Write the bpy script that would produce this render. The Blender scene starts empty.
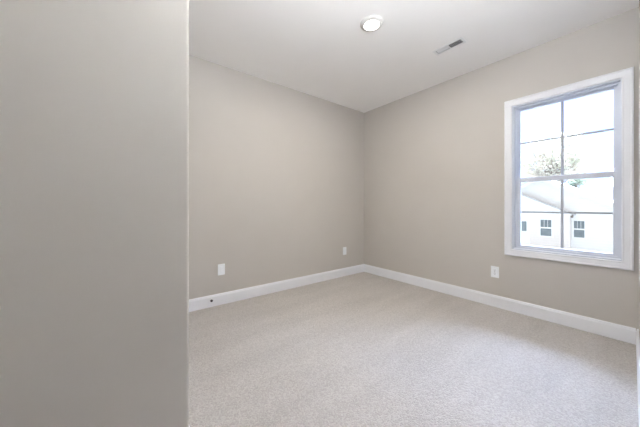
import bpy, bmesh, math, random
from mathutils import Vector, Matrix

C = bpy.context.scene.collection
S = bpy.context.scene
random.seed(7)

# ------------------------------------------------------------------ camera, sky, sun, exposure
H = 2.74                       # ceiling height
CAM_Z = 1.123
YAW = 0.90816
FILL_GLOW = 500.0                  # radiance of the bulb in the unseen bowl light added as fill
LAMP = 24.5                    # watts of the recessed ceiling lamp
SKY_LOW = 2.1                  # sky radiance near the horizon beyond the neighbour's house
SKY_HIGH = 40.0                # bright haze higher up, above what the window shows
SKY_BACK = 1.05                 # dull sky behind this house
cam_d = bpy.data.cameras.new('camera')
cam_d.sensor_width = 36.0
cam_d.lens = 254.0 / 640.0 * 36.0
cam_d.shift_y = -7.0 / 640.0
cam_d.clip_start = 0.01
cam = bpy.data.objects.new('camera', cam_d)
C.objects.link(cam)
cam.location = (0, 0, CAM_Z)
cam.rotation_euler = (math.radians(90), 0, YAW)
S.camera = cam

w = bpy.data.worlds.new('sky'); S.world = w; w.use_nodes = True
nt = w.node_tree; bg = nt.nodes['Background']      # hazy sky, brightest beyond the neighbour's house and overhead, dull behind this house
tc = nt.nodes.new('ShaderNodeTexCoord'); sp = nt.nodes.new('ShaderNodeSeparateXYZ')
nt.links.new(tc.outputs['Generated'], sp.inputs[0])
def ramp(out, a0, a1, v0, v1):
    mr = nt.nodes.new('ShaderNodeMapRange'); mr.interpolation_type = 'SMOOTHSTEP'
    nt.links.new(sp.outputs[out], mr.inputs['Value'])
    for k, v in (('From Min', a0), ('From Max', a1), ('To Min', v0), ('To Max', v1)): mr.inputs[k].default_value = v
    return mr.outputs['Result']
mx = nt.nodes.new('ShaderNodeMix'); mx.data_type = 'FLOAT'
nt.links.new(ramp('Y', -.1, .35, 0, 1), mx.inputs['Factor']); mx.inputs['A'].default_value = SKY_BACK
mul = nt.nodes.new('ShaderNodeMath'); mul.operation = 'MULTIPLY'
nt.links.new(ramp('Z', .30, .60, SKY_LOW, SKY_HIGH), mul.inputs[0]); nt.links.new(ramp('Z', .6, .95, 1, 3.4), mul.inputs[1])
nt.links.new(mul.outputs[0], mx.inputs['B'])
nt.links.new(mx.outputs['Result'], bg.inputs['Strength'])
hue = nt.nodes.new('ShaderNodeMix'); hue.data_type = 'RGBA'
nt.links.new(ramp('Y', -.1, .35, 0, 1), hue.inputs['Factor']); hue.inputs[6].default_value = (1, .94, .89, 1); hue.inputs[7].default_value = (.52, .66, 1, 1)
nt.links.new(hue.outputs[2], bg.inputs['Color'])

S.view_settings.view_transform = 'Standard'
S.view_settings.look = 'None'
S.view_settings.gamma = 1.0
S.view_settings.use_curve_mapping = False
S.view_settings.exposure = 0.0
S.cycles.max_bounces = 16; S.cycles.diffuse_bounces = 12; S.cycles.transparent_max_bounces = 24
S.cycles.sample_clamp_indirect = 40.0
S.cycles.use_denoising = True

# ------------------------------------------------------------------ materials
def mat(name, col, rough=.5, spec=.5, metal=0.0, noise=None, bump=None, col2=None, emit=None, trans=0.0):
    m = bpy.data.materials.new(name); m.use_nodes = True
    nt = m.node_tree; b = nt.nodes['Principled BSDF']
    b.inputs['Base Color'].default_value = (*col, 1)
    b.inputs['Roughness'].default_value = rough
    b.inputs['Specular IOR Level'].default_value = spec
    b.inputs['Metallic'].default_value = metal
    if noise or bump:
        tc = nt.nodes.new('ShaderNodeTexCoord')
    if noise:
        n = nt.nodes.new('ShaderNodeTexNoise'); n.inputs['Scale'].default_value = noise; n.inputs['Detail'].default_value = 3
        nt.links.new(tc.outputs['Object'], n.inputs['Vector'])
        r = nt.nodes.new('ShaderNodeValToRGB')
        r.color_ramp.elements[0].position = .3; r.color_ramp.elements[1].position = .7
        r.color_ramp.elements[0].color = (*col, 1); r.color_ramp.elements[1].color = (*(col2 or col), 1)
        nt.links.new(n.outputs['Fac'], r.inputs['Fac']); nt.links.new(r.outputs['Color'], b.inputs['Base Color'])
    if bump:
        sc, st = bump
        n2 = nt.nodes.new('ShaderNodeTexNoise'); n2.inputs['Scale'].default_value = sc; n2.inputs['Detail'].default_value = 2
        nt.links.new(tc.outputs['Object'], n2.inputs['Vector'])
        bp = nt.nodes.new('ShaderNodeBump'); bp.inputs['Strength'].default_value = st; bp.inputs['Distance'].default_value = .002
        nt.links.new(n2.outputs['Fac'], bp.inputs['Height']); nt.links.new(bp.outputs['Normal'], b.inputs['Normal'])
    if emit:
        b.inputs['Emission Color'].default_value = (*emit[0], 1); b.inputs['Emission Strength'].default_value = emit[1]
    return m

M = {}
M['wall'] = mat('greige_wall_paint', (.535, .510, .482), .55, .35, noise=3, col2=(.545, .520, .492), bump=(220, .06))
M['ceiling'] = mat('flat_white_ceiling_paint', (.905, .90, .895), .9, .2, noise=4, col2=(.915, .91, .905), bump=(160, .05))
M['trim'] = mat('blue_cast_white_trim', (.79, .805, .85), .32, .5, noise=6, col2=(.81, .825, .87))  # cool cast of daylight glare put into the white
M['vinyl'] = mat('blue_cast_white_vinyl', (.66, .70, .79), .3, .5, noise=9, col2=(.68, .72, .81))  # white vinyl, with the blue of the daylight on it mixed into its colour
M['muntin'] = mat('shaded_white_grille_bars', (.46, .49, .56), .4, .4, noise=9, col2=(.48, .51, .58))  # white bars, their backlit shade against bright glass put into the colour
M['plate'] = mat('white_plate_plastic', (.80, .83, .86), .3, .5, noise=30, col2=(.82, .85, .88))
M['slot'] = mat('dark_slot', (.05, .05, .05), .6, .3, noise=40, col2=(.06, .06, .06))
M['rubber'] = mat('dark_grey_rubber', (.05, .05, .06), .7, .3, noise=60, col2=(.07, .07, .08))
M['vent'] = mat('white_vent_enamel', (.80, .81, .82), .45, .4, noise=20, col2=(.82, .83, .84))
M['duct'] = mat('dark_duct_sheet', (.06, .06, .07), .6, .3, noise=12, col2=(.09, .09, .10))
M['ring'] = mat('white_lamp_ring', (.70, .69, .67), .5, .4, noise=20, col2=(.72, .71, .69))
M['lens'] = mat('glowing_lamp_lens', (.9, .9, .9), .4, .3, emit=((1.0, .97, .94), 4.0))
M['fill_bulb'] = mat('fill_light_opal_glow', (.9, .9, .9), .4, .3, emit=((.91, .95, 1.0), FILL_GLOW))  # glow of the added fill light
M['bowl'] = mat('fill_light_bowl_glass', (.85, .85, .84), .4, .3)
_nt = M['bowl'].node_tree; _tl = _nt.nodes.new('ShaderNodeBsdfTranslucent'); _tl.inputs[0].default_value = (.8, .8, .78, 1)
_mx = _nt.nodes.new('ShaderNodeMixShader'); _mx.inputs[0].default_value = .3
_nt.links.new(_nt.nodes['Principled BSDF'].outputs[0], _mx.inputs[1]); _nt.links.new(_tl.outputs[0], _mx.inputs[2])
_nt.links.new(_mx.outputs[0], _nt.nodes['Material Output'].inputs[0])
M['siding_shingle'] = mat('grey_shingles', (.40, .40, .41), .9, .2, noise=5, col2=(.50, .49, .49))
M['house_white'] = mat('white_house_paint', (.85, .85, .85), .6, .3, noise=2, col2=(.87, .87, .87))
M['pane'] = mat('dark_house_glass', (.10, .13, .14), .08, .8, noise=1.5, col2=(.20, .24, .25))
M['bark'] = mat('pale_brown_bark', (.26, .20, .15), .9, .2, noise=8, col2=(.36, .29, .23))
M['leaf'] = mat('pale_green_leaves', (.62, .63, .48), .7, .2, noise=.8, col2=(.80, .71, .60))
M['leafgreen'] = mat('green_leaves', (.26, .32, .22), .7, .2, noise=.8, col2=(.40, .44, .34))
M['lantern'] = mat('brown_lantern_metal', (.16, .12, .09), .5, .4, noise=9, col2=(.2, .15, .11))
M['lawn'] = mat('dark_lawn', (.10, .105, .08), .95, .1, noise=.6, col2=(.14, .135, .11), bump=(40, .4))

def siding(name, c1, lap):
    m = bpy.data.materials.new(name); m.use_nodes = True
    nt = m.node_tree; b = nt.nodes['Principled BSDF']; b.inputs['Base Color'].default_value = (*c1, 1); b.inputs['Roughness'].default_value = .6
    tc = nt.nodes.new('ShaderNodeTexCoord'); wv = nt.nodes.new('ShaderNodeTexWave')
    wv.wave_type = 'BANDS'; wv.bands_direction = 'Z'; wv.wave_profile = 'SAW'; wv.inputs['Scale'].default_value = .314 / lap
    nt.links.new(tc.outputs['Object'], wv.inputs['Vector'])
    bp = nt.nodes.new('ShaderNodeBump'); bp.inputs['Strength'].default_value = .5; bp.inputs['Distance'].default_value = .01
    nt.links.new(wv.outputs['Fac'], bp.inputs['Height']); nt.links.new(bp.outputs['Normal'], b.inputs['Normal'])
    return m
M['siding'] = siding('white_lap_siding', (.84, .83, .82), .18)
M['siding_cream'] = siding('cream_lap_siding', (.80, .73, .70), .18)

def carpet():
    m = bpy.data.materials.new('beige_cut_pile_carpet'); m.use_nodes = True
    nt = m.node_tree; L = nt.links.new; b = nt.nodes['Principled BSDF']
    b.inputs['Roughness'].default_value = 1.0; b.inputs['Specular IOR Level'].default_value = .05
    b.inputs['Sheen Weight'].default_value = .15; b.inputs['Sheen Roughness'].default_value = .6
    tc = nt.nodes.new('ShaderNodeTexCoord')
    vo = nt.nodes.new('ShaderNodeTexVoronoi'); vo.inputs['Scale'].default_value = 145      # one cell per yarn tuft
    L(tc.outputs['Object'], vo.inputs['Vector'])
    sx = nt.nodes.new('ShaderNodeSeparateColor'); L(vo.outputs['Color'], sx.inputs[0])
    r1 = nt.nodes.new('ShaderNodeValToRGB'); e = r1.color_ramp.elements
    e[0].position = .0; e[1].position = 1.0
    e[0].color = (.43, .402, .375, 1); e[1].color = (.585, .55, .525, 1)
    L(sx.outputs[0], r1.inputs['Fac'])
    mp = nt.nodes.new('ShaderNodeMapping'); mp.inputs['Rotation'].default_value = (0, 0, .35); mp.inputs['Scale'].default_value = (3.2, .5, 1)
    L(tc.outputs['Object'], mp.inputs['Vector'])
    n2 = nt.nodes.new('ShaderNodeTexNoise'); n2.inputs['Scale'].default_value = 1.6; n2.inputs['Detail'].default_value = 2
    L(mp.outputs['Vector'], n2.inputs['Vector'])
    r2 = nt.nodes.new('ShaderNodeValToRGB'); e = r2.color_ramp.elements
    e[0].position = .38; e[1].position = .62; e[0].color = (.925, .925, .925, 1); e[1].color = (1, 1, 1, 1)
    L(n2.outputs['Fac'], r2.inputs['Fac'])
    mx = nt.nodes.new('ShaderNodeMix'); mx.data_type = 'RGBA'; mx.blend_type = 'MULTIPLY'; mx.inputs['Factor'].default_value = 1
    L(r1.outputs['Color'], mx.inputs[6]); L(r2.outputs['Color'], mx.inputs[7]); L(mx.outputs[2], b.inputs['Base Color'])
    n3 = nt.nodes.new('ShaderNodeTexNoise'); n3.inputs['Scale'].default_value = 170; n3.inputs['Detail'].default_value = 3
    L(tc.outputs['Object'], n3.inputs['Vector'])
    bp = nt.nodes.new('ShaderNodeBump'); bp.inputs['Strength'].default_value = .7; bp.inputs['Distance'].default_value = .006
    ad = nt.nodes.new('ShaderNodeMath'); ad.operation = 'SUBTRACT'; L(n3.outputs['Fac'], ad.inputs[0]); L(vo.outputs['Distance'], ad.inputs[1]); L(ad.outputs[0], bp.inputs['Height']); L(bp.outputs['Normal'], b.inputs['Normal'])
    return m
M['carpet'] = carpet()

def glass():
    m = bpy.data.materials.new('lightly_hazed_window_glass'); m.use_nodes = True
    nt = m.node_tree; nt.nodes.clear(); L = nt.links.new
    out = nt.nodes.new('ShaderNodeOutputMaterial')
    tr = nt.nodes.new('ShaderNodeBsdfTransparent'); tr.inputs[0].default_value = (.97, .985, .98, 1)
    gl = nt.nodes.new('ShaderNodeBsdfGlossy'); gl.inputs['Roughness'].default_value = .02
    tl = nt.nodes.new('ShaderNodeBsdfTranslucent'); tl.inputs[0].default_value = (.95, .97, 1, 1)
    fr = nt.nodes.new('ShaderNodeFresnel'); fr.inputs[0].default_value = 1.3
    m1 = nt.nodes.new('ShaderNodeMixShader'); m1.inputs[0].default_value = .006
    L(tr.outputs[0], m1.inputs[1]); L(tl.outputs[0], m1.inputs[2])
    m2 = nt.nodes.new('ShaderNodeMixShader'); L(fr.outputs[0], m2.inputs[0]); L(m1.outputs[0], m2.inputs[1]); L(gl.outputs[0], m2.inputs[2])
    L(m2.outputs[0], out.inputs[0])
    return m
M['glass'] = glass()

# ------------------------------------------------------------------ helpers
def box(bm, x0, x1, y0, y1, z0, z1):
    vs = [bm.verts.new((x, y, z)) for x in (x0, x1) for y in (y0, y1) for z in (z0, z1)]
    for f in ((0, 1, 3, 2), (4, 6, 7, 5), (0, 4, 5, 1), (2, 3, 7, 6), (0, 2, 6, 4), (1, 5, 7, 3)):
        bm.faces.new([vs[i] for i in f])
    return vs

def prism(bm, pts, d):
    """pts: closed 3-D polygon; d: extrusion vector."""
    d = Vector(d); a = [bm.verts.new(p) for p in pts]; b = [bm.verts.new(Vector(p) + d) for p in pts]
    bm.faces.new(a); bm.faces.new(b[::-1]); n = len(pts)
    for i in range(n):
        bm.faces.new((a[i], b[i], b[(i + 1) % n], a[(i + 1) % n]))

def cyl(bm, p0, p1, r0, r1=None, n=20):
    p0, p1 = Vector(p0), Vector(p1); r1 = r0 if r1 is None else r1
    q = (p1 - p0).to_track_quat('Z', 'Y')
    rings = []
    for p, r in ((p0, r0), (p1, r1)):
        rings.append([bm.verts.new(p + q @ Vector((r * math.cos(2 * math.pi * i / n), r * math.sin(2 * math.pi * i / n), 0))) for i in range(n)])
    for i in range(n):
        bm.faces.new((rings[0][i], rings[0][(i + 1) % n], rings[1][(i + 1) % n], rings[1][i]))
    bm.faces.new(rings[0][::-1]); bm.faces.new(rings[1])

def lathe(bm, prof, n=48):
    """prof: list of (r, z), turned about Z."""
    rings = [[bm.verts.new((r * math.cos(2 * math.pi * i / n), r * math.sin(2 * math.pi * i / n), z)) for i in range(n)] for r, z in prof]
    for a, b in zip(rings, rings[1:]):
        for i in range(n):
            bm.faces.new((a[i], a[(i + 1) % n], b[(i + 1) % n], b[i]))
    return rings

def rect_frame(bm, x0, x1, z0, z1, prof):
    """prof: closed list of (inset from the outer rectangle, y); a mitred frame standing in the XZ plane."""
    loops = []
    for i, y in prof:
        loops.append([bm.verts.new(p) for p in ((x0 + i, y, z0 + i), (x1 - i, y, z0 + i), (x1 - i, y, z1 - i), (x0 + i, y, z1 - i))])
    n = len(loops)
    for k in range(n):
        a, b = loops[k], loops[(k + 1) % n]
        for i in range(4):
            bm.faces.new((a[i], a[(i + 1) % 4], b[(i + 1) % 4], b[i]))

def obj(name, bm, m, parent=None, bevel=0, smooth=False, loc=None):
    bmesh.ops.recalc_face_normals(bm, faces=bm.faces)
    me = bpy.data.meshes.new(name); bm.to_mesh(me); bm.free()
    me.materials.append(m)
    o = bpy.data.objects.new(name, me); C.objects.link(o)
    if loc is not None: o.location = loc
    if parent is not None: o.parent = parent
    if smooth:
        for p in me.polygons: p.use_smooth = True
    if bevel:
        b = o.modifiers.new('edge', 'BEVEL'); b.width = bevel; b.segments = 3; b.limit_method = 'ANGLE'
    return o

def struct(name, bm, m, parent=None, **k):
    o = obj(name, bm, m, parent, **k)
    if parent is None: o['kind'] = 'structure'
    return o

def thing(name, label, cat, loc=(0, 0, 0), rot=(0, 0, 0), group=None):
    o = bpy.data.objects.new(name, None); C.objects.link(o)
    o.location = loc; o.rotation_euler = rot; o['label'] = label; o['category'] = cat
    if group: o['group'] = group
    return o

def nb(): return bmesh.new()

# ------------------------------------------------------------------ room shell
XL, YW = -2.992, 3.299          # wall with two plates; wall with the window
YN, XN = 0.232, -1.22           # closet wall's outside corner by the camera
YB = -1.2                       # closing wall behind the camera
XH = 1.15                       # landing to the camera's right
T = .13
def side_x(y): return .0395 - .0220 * y      # the sliver of wall at the right edge of the view

WX0, WX1, WZ0, WZ1 = -.876, -.116, .668, 2.192      # window opening

bm = nb(); box(bm, XL - T, XH + T, YB - T, YW + T, -.2, 0); struct('floor', bm, M['carpet'])

VX0, VX1, VY0, VY1 = -1.347, -1.099, 2.573, 2.645    # register opening
bm = nb()
x0, x1, y0, y1 = XL - T, XH + T, YB - T, YW + T
box(bm, x0, VX0, y0, y1, H, H + .2); box(bm, VX1, x1, y0, y1, H, H + .2)
box(bm, VX0, VX1, y0, VY0, H, H + .2); box(bm, VX0, VX1, VY1, y1, H, H + .2)
struct('ceiling', bm, M['ceiling'])

bm = nb(); box(bm, XL - T, XL, YB - T, YW + T, 0, H); struct('wall_back', bm, M['wall'])
bm = nb()
xr = side_x(YW)
box(bm, XL, WX0, YW, YW + T, 0, H); box(bm, WX1, XH + T, YW, YW + T, 0, H)
box(bm, WX0, WX1, YW, YW + T, 0, WZ0); box(bm, WX0, WX1, YW, YW + T, WZ1, H)
struct('wall_right', bm, M['wall'])
bm = nb()
prism(bm, [(side_x(YW), YW, 0), (side_x(.5), .5, 0), (XH + T, .5, 0), (XH + T, YW, 0)], (0, 0, H))
struct('wall_side', bm, M['wall'])
bm = nb()
R, n = .014, 8
pts = [(XL, YN, 0), (XL, YB, 0), (XN, YB, 0)]
for i in range(n + 1):
    a = math.pi / 2 * i / n
    pts.append((XN - R + R * math.cos(a), YN - R + R * math.sin(a), 0))
prism(bm, pts, (0, 0, H)); o = struct('wall_left', bm, M['wall'])
bm = nb(); box(bm, XN, XH, YB - T, YB, 0, H); struct('wall_entry', bm, M['wall'])
bm = nb(); box(bm, XH, XH + T, YB - T, .5, 0, H); struct('wall_landing', bm, M['wall'])

# baseboards: flat board with an eased, stepped top
BH, BD = .131, .015
def baseboard(name, p0, p1, nrm):
    """p0 to p1 along a wall, nrm pointing into the room."""
    p0, p1, nrm = Vector((*p0, 0)), Vector((*p1, 0)), Vector((*nrm, 0)).normalized()
    prof = [(0, .002), (BD, .002), (BD, BH - .022), (BD - .003, BH - .016), (BD - .005, BH - .006), (BD - .009, BH), (0, BH)]
    bm = nb()
    prism(bm, [p0 + nrm * d + Vector((0, 0, z)) for d, z in prof], p1 - p0)
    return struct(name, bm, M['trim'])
baseboard('baseboard_back', (XL, YN), (XL, YW), (1, 0))
baseboard('baseboard_right', (XL + BD, YW), (side_x(YW) - BD, YW), (0, -1))
dx = Vector((-1, -.022))
baseboard('baseboard_side', (side_x(YW), YW), (side_x(.5), .5), dx)
baseboard('baseboard_near', (XL + BD, YN), (XN, YN), (0, 1))
baseboard('baseboard_left', (XN, YB), (XN, YN - .0), (1, 0))

# ------------------------------------------------------------------ window
win = bpy.data.objects.new('window_1', None); C.objects.link(win); win['kind'] = 'structure'
win.location = (0, 0, 0)
bm = nb()
c = .068
rect_frame(bm, WX0 - c, WX1 + c - .01, WZ0 - c, WZ1 + c, [(0, YW), (0, YW - .020), (.004, YW - .023), (.012, YW - .023), (.017, YW - .018), (.052, YW - .014), (.058, YW - .016), (.063, YW - .014), (.066, YW - .008), (.066, YW)])
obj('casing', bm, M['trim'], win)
bm = nb()      # drywall return / extension jamb and the vinyl unit's outer frame
rect_frame(bm, WX0 - .001, WX1 + .001, WZ0 - .001, WZ1 + .001, [(0, YW - .010), (.006, YW - .012), (.012, YW - .010), (.012, YW + .026), (.030, YW + .026), (.030, YW + .034), (.022, YW + .034), (.022, YW + .066), (.036, YW + .066), (.036, YW + .069), (.022, YW + .069), (.022, YW + .125), (0, YW + .125)])
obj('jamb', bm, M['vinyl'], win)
def sash(name, gx0, gx1, gz0, gz1, yg, xs, bot, top, mz):
    bm = nb()
    y0, y1 = yg - .015, yg + .015
    box(bm, xs[0], gx0, y0, y1, gz0 - bot, gz1 + top); box(bm, gx1, xs[1], y0, y1, gz0 - bot, gz1 + top)
    box(bm, gx0, gx1, y0, y1, gz0 - bot, gz0); box(bm, gx0, gx1, y0, y1, gz1, gz1 + top)
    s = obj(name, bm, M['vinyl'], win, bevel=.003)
    bm = nb(); box(bm, gx0, gx1, yg - .002, yg + .002, gz0, gz1); obj('pane', bm, M['glass'], s)
    bm = nb(); xm = (gx0 + gx1) / 2
    box(bm, xm - .010, xm + .010, yg - .007, yg - .003, gz0, gz1); box(bm, gx0, xm - .010, yg - .007, yg - .003, mz - .009, mz + .009); box(bm, xm + .010, gx1, yg - .007, yg - .003, mz - .009, mz + .009)
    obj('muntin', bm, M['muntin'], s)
    return s
sash('lower_sash', -.815, -.172, .717, 1.379, YW + .050, (-.853, -.139), .026, .047, 1.064)
sash('upper_sash', -.824, -.170, 1.428, 2.145, YW + .085, (-.853, -.139), .047, .024, 1.797)

# ------------------------------------------------------------------ wall plates
def plate_parts(t, kind):
    """Built facing +Y in the thing's own frame, the wall at y = 0."""
    bm = nb(); box(bm, -.039, .039, 0, .006, -.0625, .0625); p = obj('cover_plate', bm, M['plate'], t, bevel=.003)
    if kind == 'duplex':
        for s in (-1, 1):
            bm = nb()
            pts = []
            for i in range(24):
                a = 2 * math.pi * i / 24
                pts.append((.0172 * math.cos(a), .006, s * .0205 + max(-.0135, min(.0135, .0172 * math.sin(a)))))
            prism(bm, pts, (0, .003, 0)); r = obj('receptacle', bm, M['plate'], t)
            bm = nb()
            cyl(bm, (0, .0088, s * .0205 - .0075), (0, .0094, s * .0205 - .0075), .0026, n=12); obj('ground_hole', bm, M['slot'], r)
            for sx in (-1, 1):
                bm = nb(); box(bm, sx * .0063 - .0012, sx * .0063 + .0012, .0088, .0094, s * .0205 - .001, s * .0205 + .008); obj('slot', bm, M['slot'], r)
        bm = nb(); cyl(bm, (0, .006, 0), (0, .0075, 0), .0035, n=14); obj('screw', bm, M['slot'], t)
    else:
        bm = nb(); box(bm, -.0168, .0168, .006, .0095, -.0335, .0335); r = obj('insert', bm, M['plate'], t, bevel=.002)
t = thing('wall_outlet', 'white wall plate with upright rectangular insert, above the dark doorstop on the baseboard', 'outlet', (XL, .899, .401), (0, 0, -math.pi / 2), 'white electrical outlets')
plate_parts(t, 'decora')
t = thing('wall_outlet', 'small white outlet plate low on the wall just left of the far room corner', 'outlet', (XL, 2.838, .405), (0, 0, -math.pi / 2), 'white electrical outlets')
plate_parts(t, 'decora')
t = thing('wall_outlet', 'white duplex outlet on the window wall, below and left of the window', 'outlet', (-1.038, YW, .390), (0, 0, math.pi), 'white electrical outlets')
plate_parts(t, 'duplex')

# ------------------------------------------------------------------ doorstop on the baseboard
t = thing('doorstop', 'stubby round doorstop with dark rubber tip fixed to the white baseboard', 'doorstop', (XL + BD, .782, .082))
bm = nb(); cyl(bm, (0, 0, 0), (.006, 0, 0), .013, .011, n=20); cyl(bm, (.006, 0, 0), (.022, 0, 0), .007, n=16); obj('base', bm, M['trim'], t)
bm = nb(); cyl(bm, (.022, 0, 0), (.036, 0, 0), .0125, .0135, n=20); obj('rubber_tip', bm, M['rubber'], t, bevel=.002)

# ------------------------------------------------------------------ recessed ceiling light
t = thing('recessed_light', 'round recessed ceiling light glowing white in a flat white ring', 'ceiling light', (-1.489, 1.741, H))
bm = nb(); lathe(bm, [(.102, 0), (.101, -.004), (.097, -.007), (.084, -.016), (.076, -.0185), (.070, -.0185), (.0665, -.016)]); obj('trim_ring', bm, M['ring'], t, smooth=True)
bm = nb(); r = lathe(bm, [(.0675, -.0165), (.05, -.0175), (.02, -.018), (.004, -.018)]); bm.faces.new(r[-1]); obj('lens', bm, M['lens'], t, smooth=True)
ld = bpy.data.lights.new('lamp_light', 'AREA'); ld.shape = 'DISK'; ld.size = .10; ld.energy = LAMP; ld.color = (1.0, .93, .80)
lo = bpy.data.objects.new('lamp_light', ld); C.objects.link(lo); lo.parent = t; lo.location = (0, 0, -.0195)

# ------------------------------------------------------------------ bowl light out of view, added to brighten the ceiling and near wall
t = thing('added_fill_bowl_light', 'opal bowl fill light added out of view, hanging on a short stem beside the side wall', 'ceiling light', (-.26, .76, H))
bm = nb(); r = lathe(bm, [(.07, 0), (.07, -.012), (.055, -.024), (.012, -.03)]); bm.faces.new(r[-1]); obj('canopy', bm, M['ring'], t, smooth=True)
bm = nb(); cyl(bm, (0, 0, -.03), (0, 0, -.70), .008); obj('stem', bm, M['ring'], t)
bm = nb(); pr = [(.21 * math.sin(a), -.52 - .20 * math.cos(a)) for a in [math.pi / 2 * i / 12 for i in range(1, 13)]]
pr2 = [(r - .006, z + .004) for r, z in pr][::-1]
r = lathe(bm, pr + pr2); bm.faces.new(r[0]); bm.faces.new(r[-1]); obj('bowl', bm, M['bowl'], t, smooth=True)
bm = nb(); n = 14; r = lathe(bm, [(max(.010, .07 * math.sin(math.pi * i / n)), -.52 + .07 * math.cos(math.pi * i / n)) for i in range(n + 1)])
obj('bulb', bm, M['fill_bulb'], t, smooth=True)

# ------------------------------------------------------------------ ceiling register
t = thing('air_vent', 'small oblong white ceiling air register, one half of its louvers looking dark', 'air vent', ((VX0 + VX1) / 2, (VY0 + VY1) / 2, H))
hx, hy = (VX1 - VX0) / 2, (VY1 - VY0) / 2
bm = nb()
fl = .022
for a in ((-hx - fl, hx + fl, -hy - fl, -hy), (-hx - fl, hx + fl, hy, hy + fl), (-hx - fl, -hx, -hy, hy), (hx, hx + fl, -hy, hy)):
    box(bm, *a, -.004, 0)
box(bm, -.005, .005, -hy, hy, -.004, .004)
obj('flange', bm, M['vent'], t)
bm = nb()
for a in ((-hx, -hx + .003, -hy, hy), (hx - .003, hx, -hy, hy), (-hx + .003, hx - .003, -hy, -hy + .003), (-hx + .003, hx - .003, hy - .003, hy)):
    box(bm, *a, .0005, .18)
box(bm, -hx + .003, hx - .003, -hy + .003, hy - .003, .17, .18)
obj('duct', bm, M['duct'], t)
for half in (-1, 1):
    bm = nb(); nsl = 9
    for i in range(nsl):
        cx = half * (.010 + (hx - .016) * (i + .5) / nsl); cz = .005
        tilt = .0065
        prism(bm, [(cx - -half * tilt, -hy + .0035, cz - .0065), (cx - -half * tilt + .001, -hy + .0035, cz - .0065), (cx + -half * tilt + .001, -hy + .0035, cz + .0065), (cx + -half * tilt, -hy + .0035, cz + .0065)], (0, 2 * hy - .007, 0))
    obj('louvers', bm, M['vent'], t)

# ------------------------------------------------------------------ outdoors
GZ = -2.9
bm = nb(); box(bm, -60, 60, YW + .6, 90, GZ - .3, GZ); struct('ground', bm, M['lawn'])

D = 25.0                       # neighbour's front wall
h = thing('house', 'white gabled house seen through the window, with small paned windows in its front', 'house', (-4.92, D, GZ))
hz = lambda z: z - GZ; hxx = lambda x: x + 4.92
PK, SL = 3.25, .555            # ridge height, roof slope
EX = 5.1                       # half width
ez = PK - SL * EX
bm = nb()
prism(bm, [(-EX, 0, 0), (EX, 0, 0), (EX, 0, hz(ez)), (0, 0, hz(PK)), (-EX, 0, hz(ez))], (0, 9, 0)); obj('gable_wall', bm, M['siding'], h)
bm = nb()
for s in (-1, 1):
    prism(bm, [(0, -.35, hz(PK) + .02), (s * (EX + .4), -.35, hz(PK - SL * (EX + .4)) + .02), (s * (EX + .4), -.35, hz(PK - SL * (EX + .4)) + .14), (0, -.35, hz(PK) + .14)], (0, 9.7, 0))
obj('roof', bm, M['siding_shingle'], h)
bm = nb()
for s in (-1, 1):
    prism(bm, [(0, -.38, hz(PK) - .13), (s * (EX + .4), -.38, hz(PK - SL * (EX + .4)) - .13), (s * (EX + .4), -.38, hz(PK - SL * (EX + .4)) + .09), (0, -.38, hz(PK) + .09)], (0, .03, 0))
obj('rake_trim', bm, M['house_white'], h)
# lower front gable beside it
BX0, BX1, BP = -8.9, -3.24, 1.97
bxm = (BX0 + BX1) / 2; bs = .51; bez = BP - bs * (BX1 - bxm)
yb = -.45
bm = nb()
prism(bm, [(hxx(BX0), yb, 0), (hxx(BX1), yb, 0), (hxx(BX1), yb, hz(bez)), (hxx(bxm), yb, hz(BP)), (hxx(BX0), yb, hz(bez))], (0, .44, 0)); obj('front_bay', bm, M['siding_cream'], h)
bm = nb()
box(bm, hxx(BX0) - .1, hxx(BX1) + .1, yb - .12, yb - .005, hz(bez) - .03, hz(bez) + .17)
prism(bm, [(hxx(BX0) - .1, yb - .08, hz(bez) + .17), (hxx(BX1) + .1, yb - .08, hz(bez) + .17), (hxx(bxm), yb - .08, hz(BP) + .1)], (0, .075, 0))
obj('front_gable_panel', bm, M['house_white'], h)
bm = nb()
for s in (-1, 1):
    wd = (BX1 - bxm) + .25
    prism(bm, [(hxx(bxm), yb - .2, hz(BP) + .11), (hxx(bxm) + s * wd, yb - .2, hz(BP - bs * wd) + .11), (hxx(bxm) + s * wd, yb - .2, hz(BP - bs * wd) + .20), (hxx(bxm), yb - .2, hz(BP) + .20)], (0, -yb + .19, 0))
obj('front_bay_roof', bm, M['siding_shingle'], h)
def house_window(x0, x1, z0, z1, y):
    bm = nb(); f = .10
    rect_frame(bm, x0 - f, x1 + f, z0 - f, z1 + f, [(0, y), (0, y - .05), (f, y - .05), (f, y)])
    zm = (z0 + z1) / 2; box(bm, x0, x1, y - .045, y - .012, zm - .045, zm + .045)
    for k in (1, 2):
        xx = x0 + (x1 - x0) * k / 3; box(bm, xx - .007, xx + .007, y - .03, y - .012, zm + .045, z1)
    o = obj('house_window', bm, M['house_white'], h)
    bm = nb(); box(bm, x0, x1, y - .01, y - .001, z0, z1); obj('pane', bm, M['pane'], o)
house_window(hxx(-4.80), hxx(-4.19), hz(-1.03), hz(.15), yb)
house_window(hxx(-3.09), hxx(-2.57), hz(-1.02), hz(.12), 0)
bm = nb(); box(bm, hxx(-6.4), hxx(-5.42), yb - .05, yb - .001, hz(-2.0), hz(.18)); d = obj('door', bm, M['house_white'], h, bevel=.01)
bm = nb(); box(bm, hxx(-6.02), hxx(-5.62), yb - .06, yb - .0505, hz(-.77), hz(-.02)); obj('pane', bm, M['pane'], d)
t = thing('wall_lantern', 'small brown wall lantern by the neighbouring house corner', 'lantern', (-3.17, D - .02, .42))
bm = nb(); box(bm, -.05, .05, -.02, .02, -.02, .14); obj('bracket', bm, M['lantern'], t)
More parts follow.
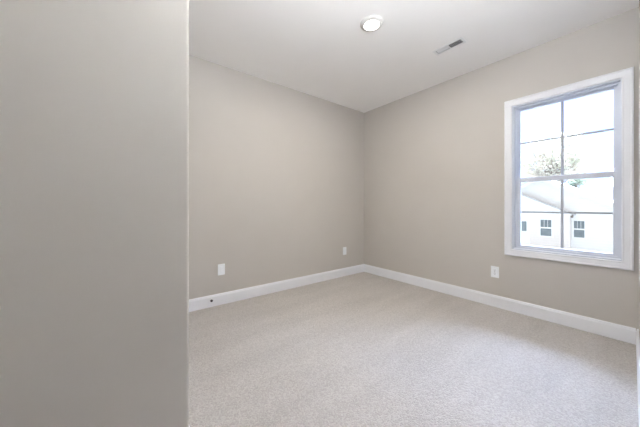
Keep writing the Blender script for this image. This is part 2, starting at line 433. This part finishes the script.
bm = nb(); cyl(bm, (0, -.09, -.09), (0, -.09, .08), .06, .09, n=8); cyl(bm, (0, -.09, .08), (0, -.09, .15), .10, .02, n=8); obj('lamp_head', bm, M['lantern'], t)

# house further back on the right
h2 = thing('house', 'low grey-white house roof behind the gabled house, right side of the window view', 'house', (3.8, 48, GZ))
bm = nb(); box(bm, -6.3, 6, 0, 8, 0, hz(3.5)); obj('house_wall', bm, M['siding'], h2)
bm = nb(); prism(bm, [(-6.6, -.5, hz(3.52)), (-6.6, 4, hz(6.3)), (-6.6, 8.5, hz(3.52))], (12, 0, 0)); obj('roof', bm, M['siding_shingle'], h2)
bm = nb(); box(bm, -6.6, 5.4, -.56, -.505, hz(3.30), hz(3.56)); obj('gutter', bm, M['house_white'], h2)

def tree(x, y, zb, crown_c, crown_r, nclump, nleaf, label, lm, size):
    t = thing('tree', label, 'tree', (x, y, zb), group='trees behind the neighbouring house')
    rnd = random.Random(int(x * 10 + y))
    cc = Vector(crown_c) - Vector((x, y, zb))
    bm = nb(); cyl(bm, (0, 0, 0), (0, 0, cc.z * .55), .22, .15, n=10); cyl(bm, (0, 0, cc.z * .55), (cc.x, cc.y, cc.z), .15, .06, n=8)
    clumps = []
    for k in range(nclump):
        while True:
            v = Vector((rnd.uniform(-1, 1), rnd.uniform(-1, 1), rnd.uniform(-1, 1)))
            if v.length < 1: break
        p = cc + Vector((v.x * crown_r[0], v.y * crown_r[1], v.z * crown_r[2]))
        clumps.append(p); cyl(bm, (0, 0, cc.z * rnd.uniform(.5, .9)), p, .04, .012, n=5)
    obj('trunk', bm, M['bark'], t)
    bm = nb()
    for p in clumps:
        rr = rnd.uniform(.35, .85) * size
        for i in range(nleaf):
            q = p + Vector((rnd.gauss(0, .5), rnd.gauss(0, .5), rnd.gauss(0, .4))) * rr
            a = Vector((rnd.gauss(0, 1), rnd.gauss(0, 1), rnd.gauss(0, 1))).normalized(); b = a.orthogonal().normalized()
            L = rnd.uniform(.07, .13) * 1.3
            vs = [bm.verts.new(q - a * L), bm.verts.new(q + b * L * .5), bm.verts.new(q + a * L), bm.verts.new(q - b * L * .5)]
            bm.faces.new(vs)
    obj('crown', bm, lm, t)
tree(-6.9, 40.5, GZ, (-6.6, 40.5, 6.9), (3.9, 1.5, 2.6), 170, 65, 'large sparse pale tree rising behind the gabled house, seen through the upper panes', M['leaf'], 1.05)
tree(-4.25, 35.6, GZ, (-4.25, 35.6, 3.55), (.45, .3, .45), 10, 70, 'small greener tree crown just over the white roof edge, below the meeting rail', M['leafgreen'], .5)
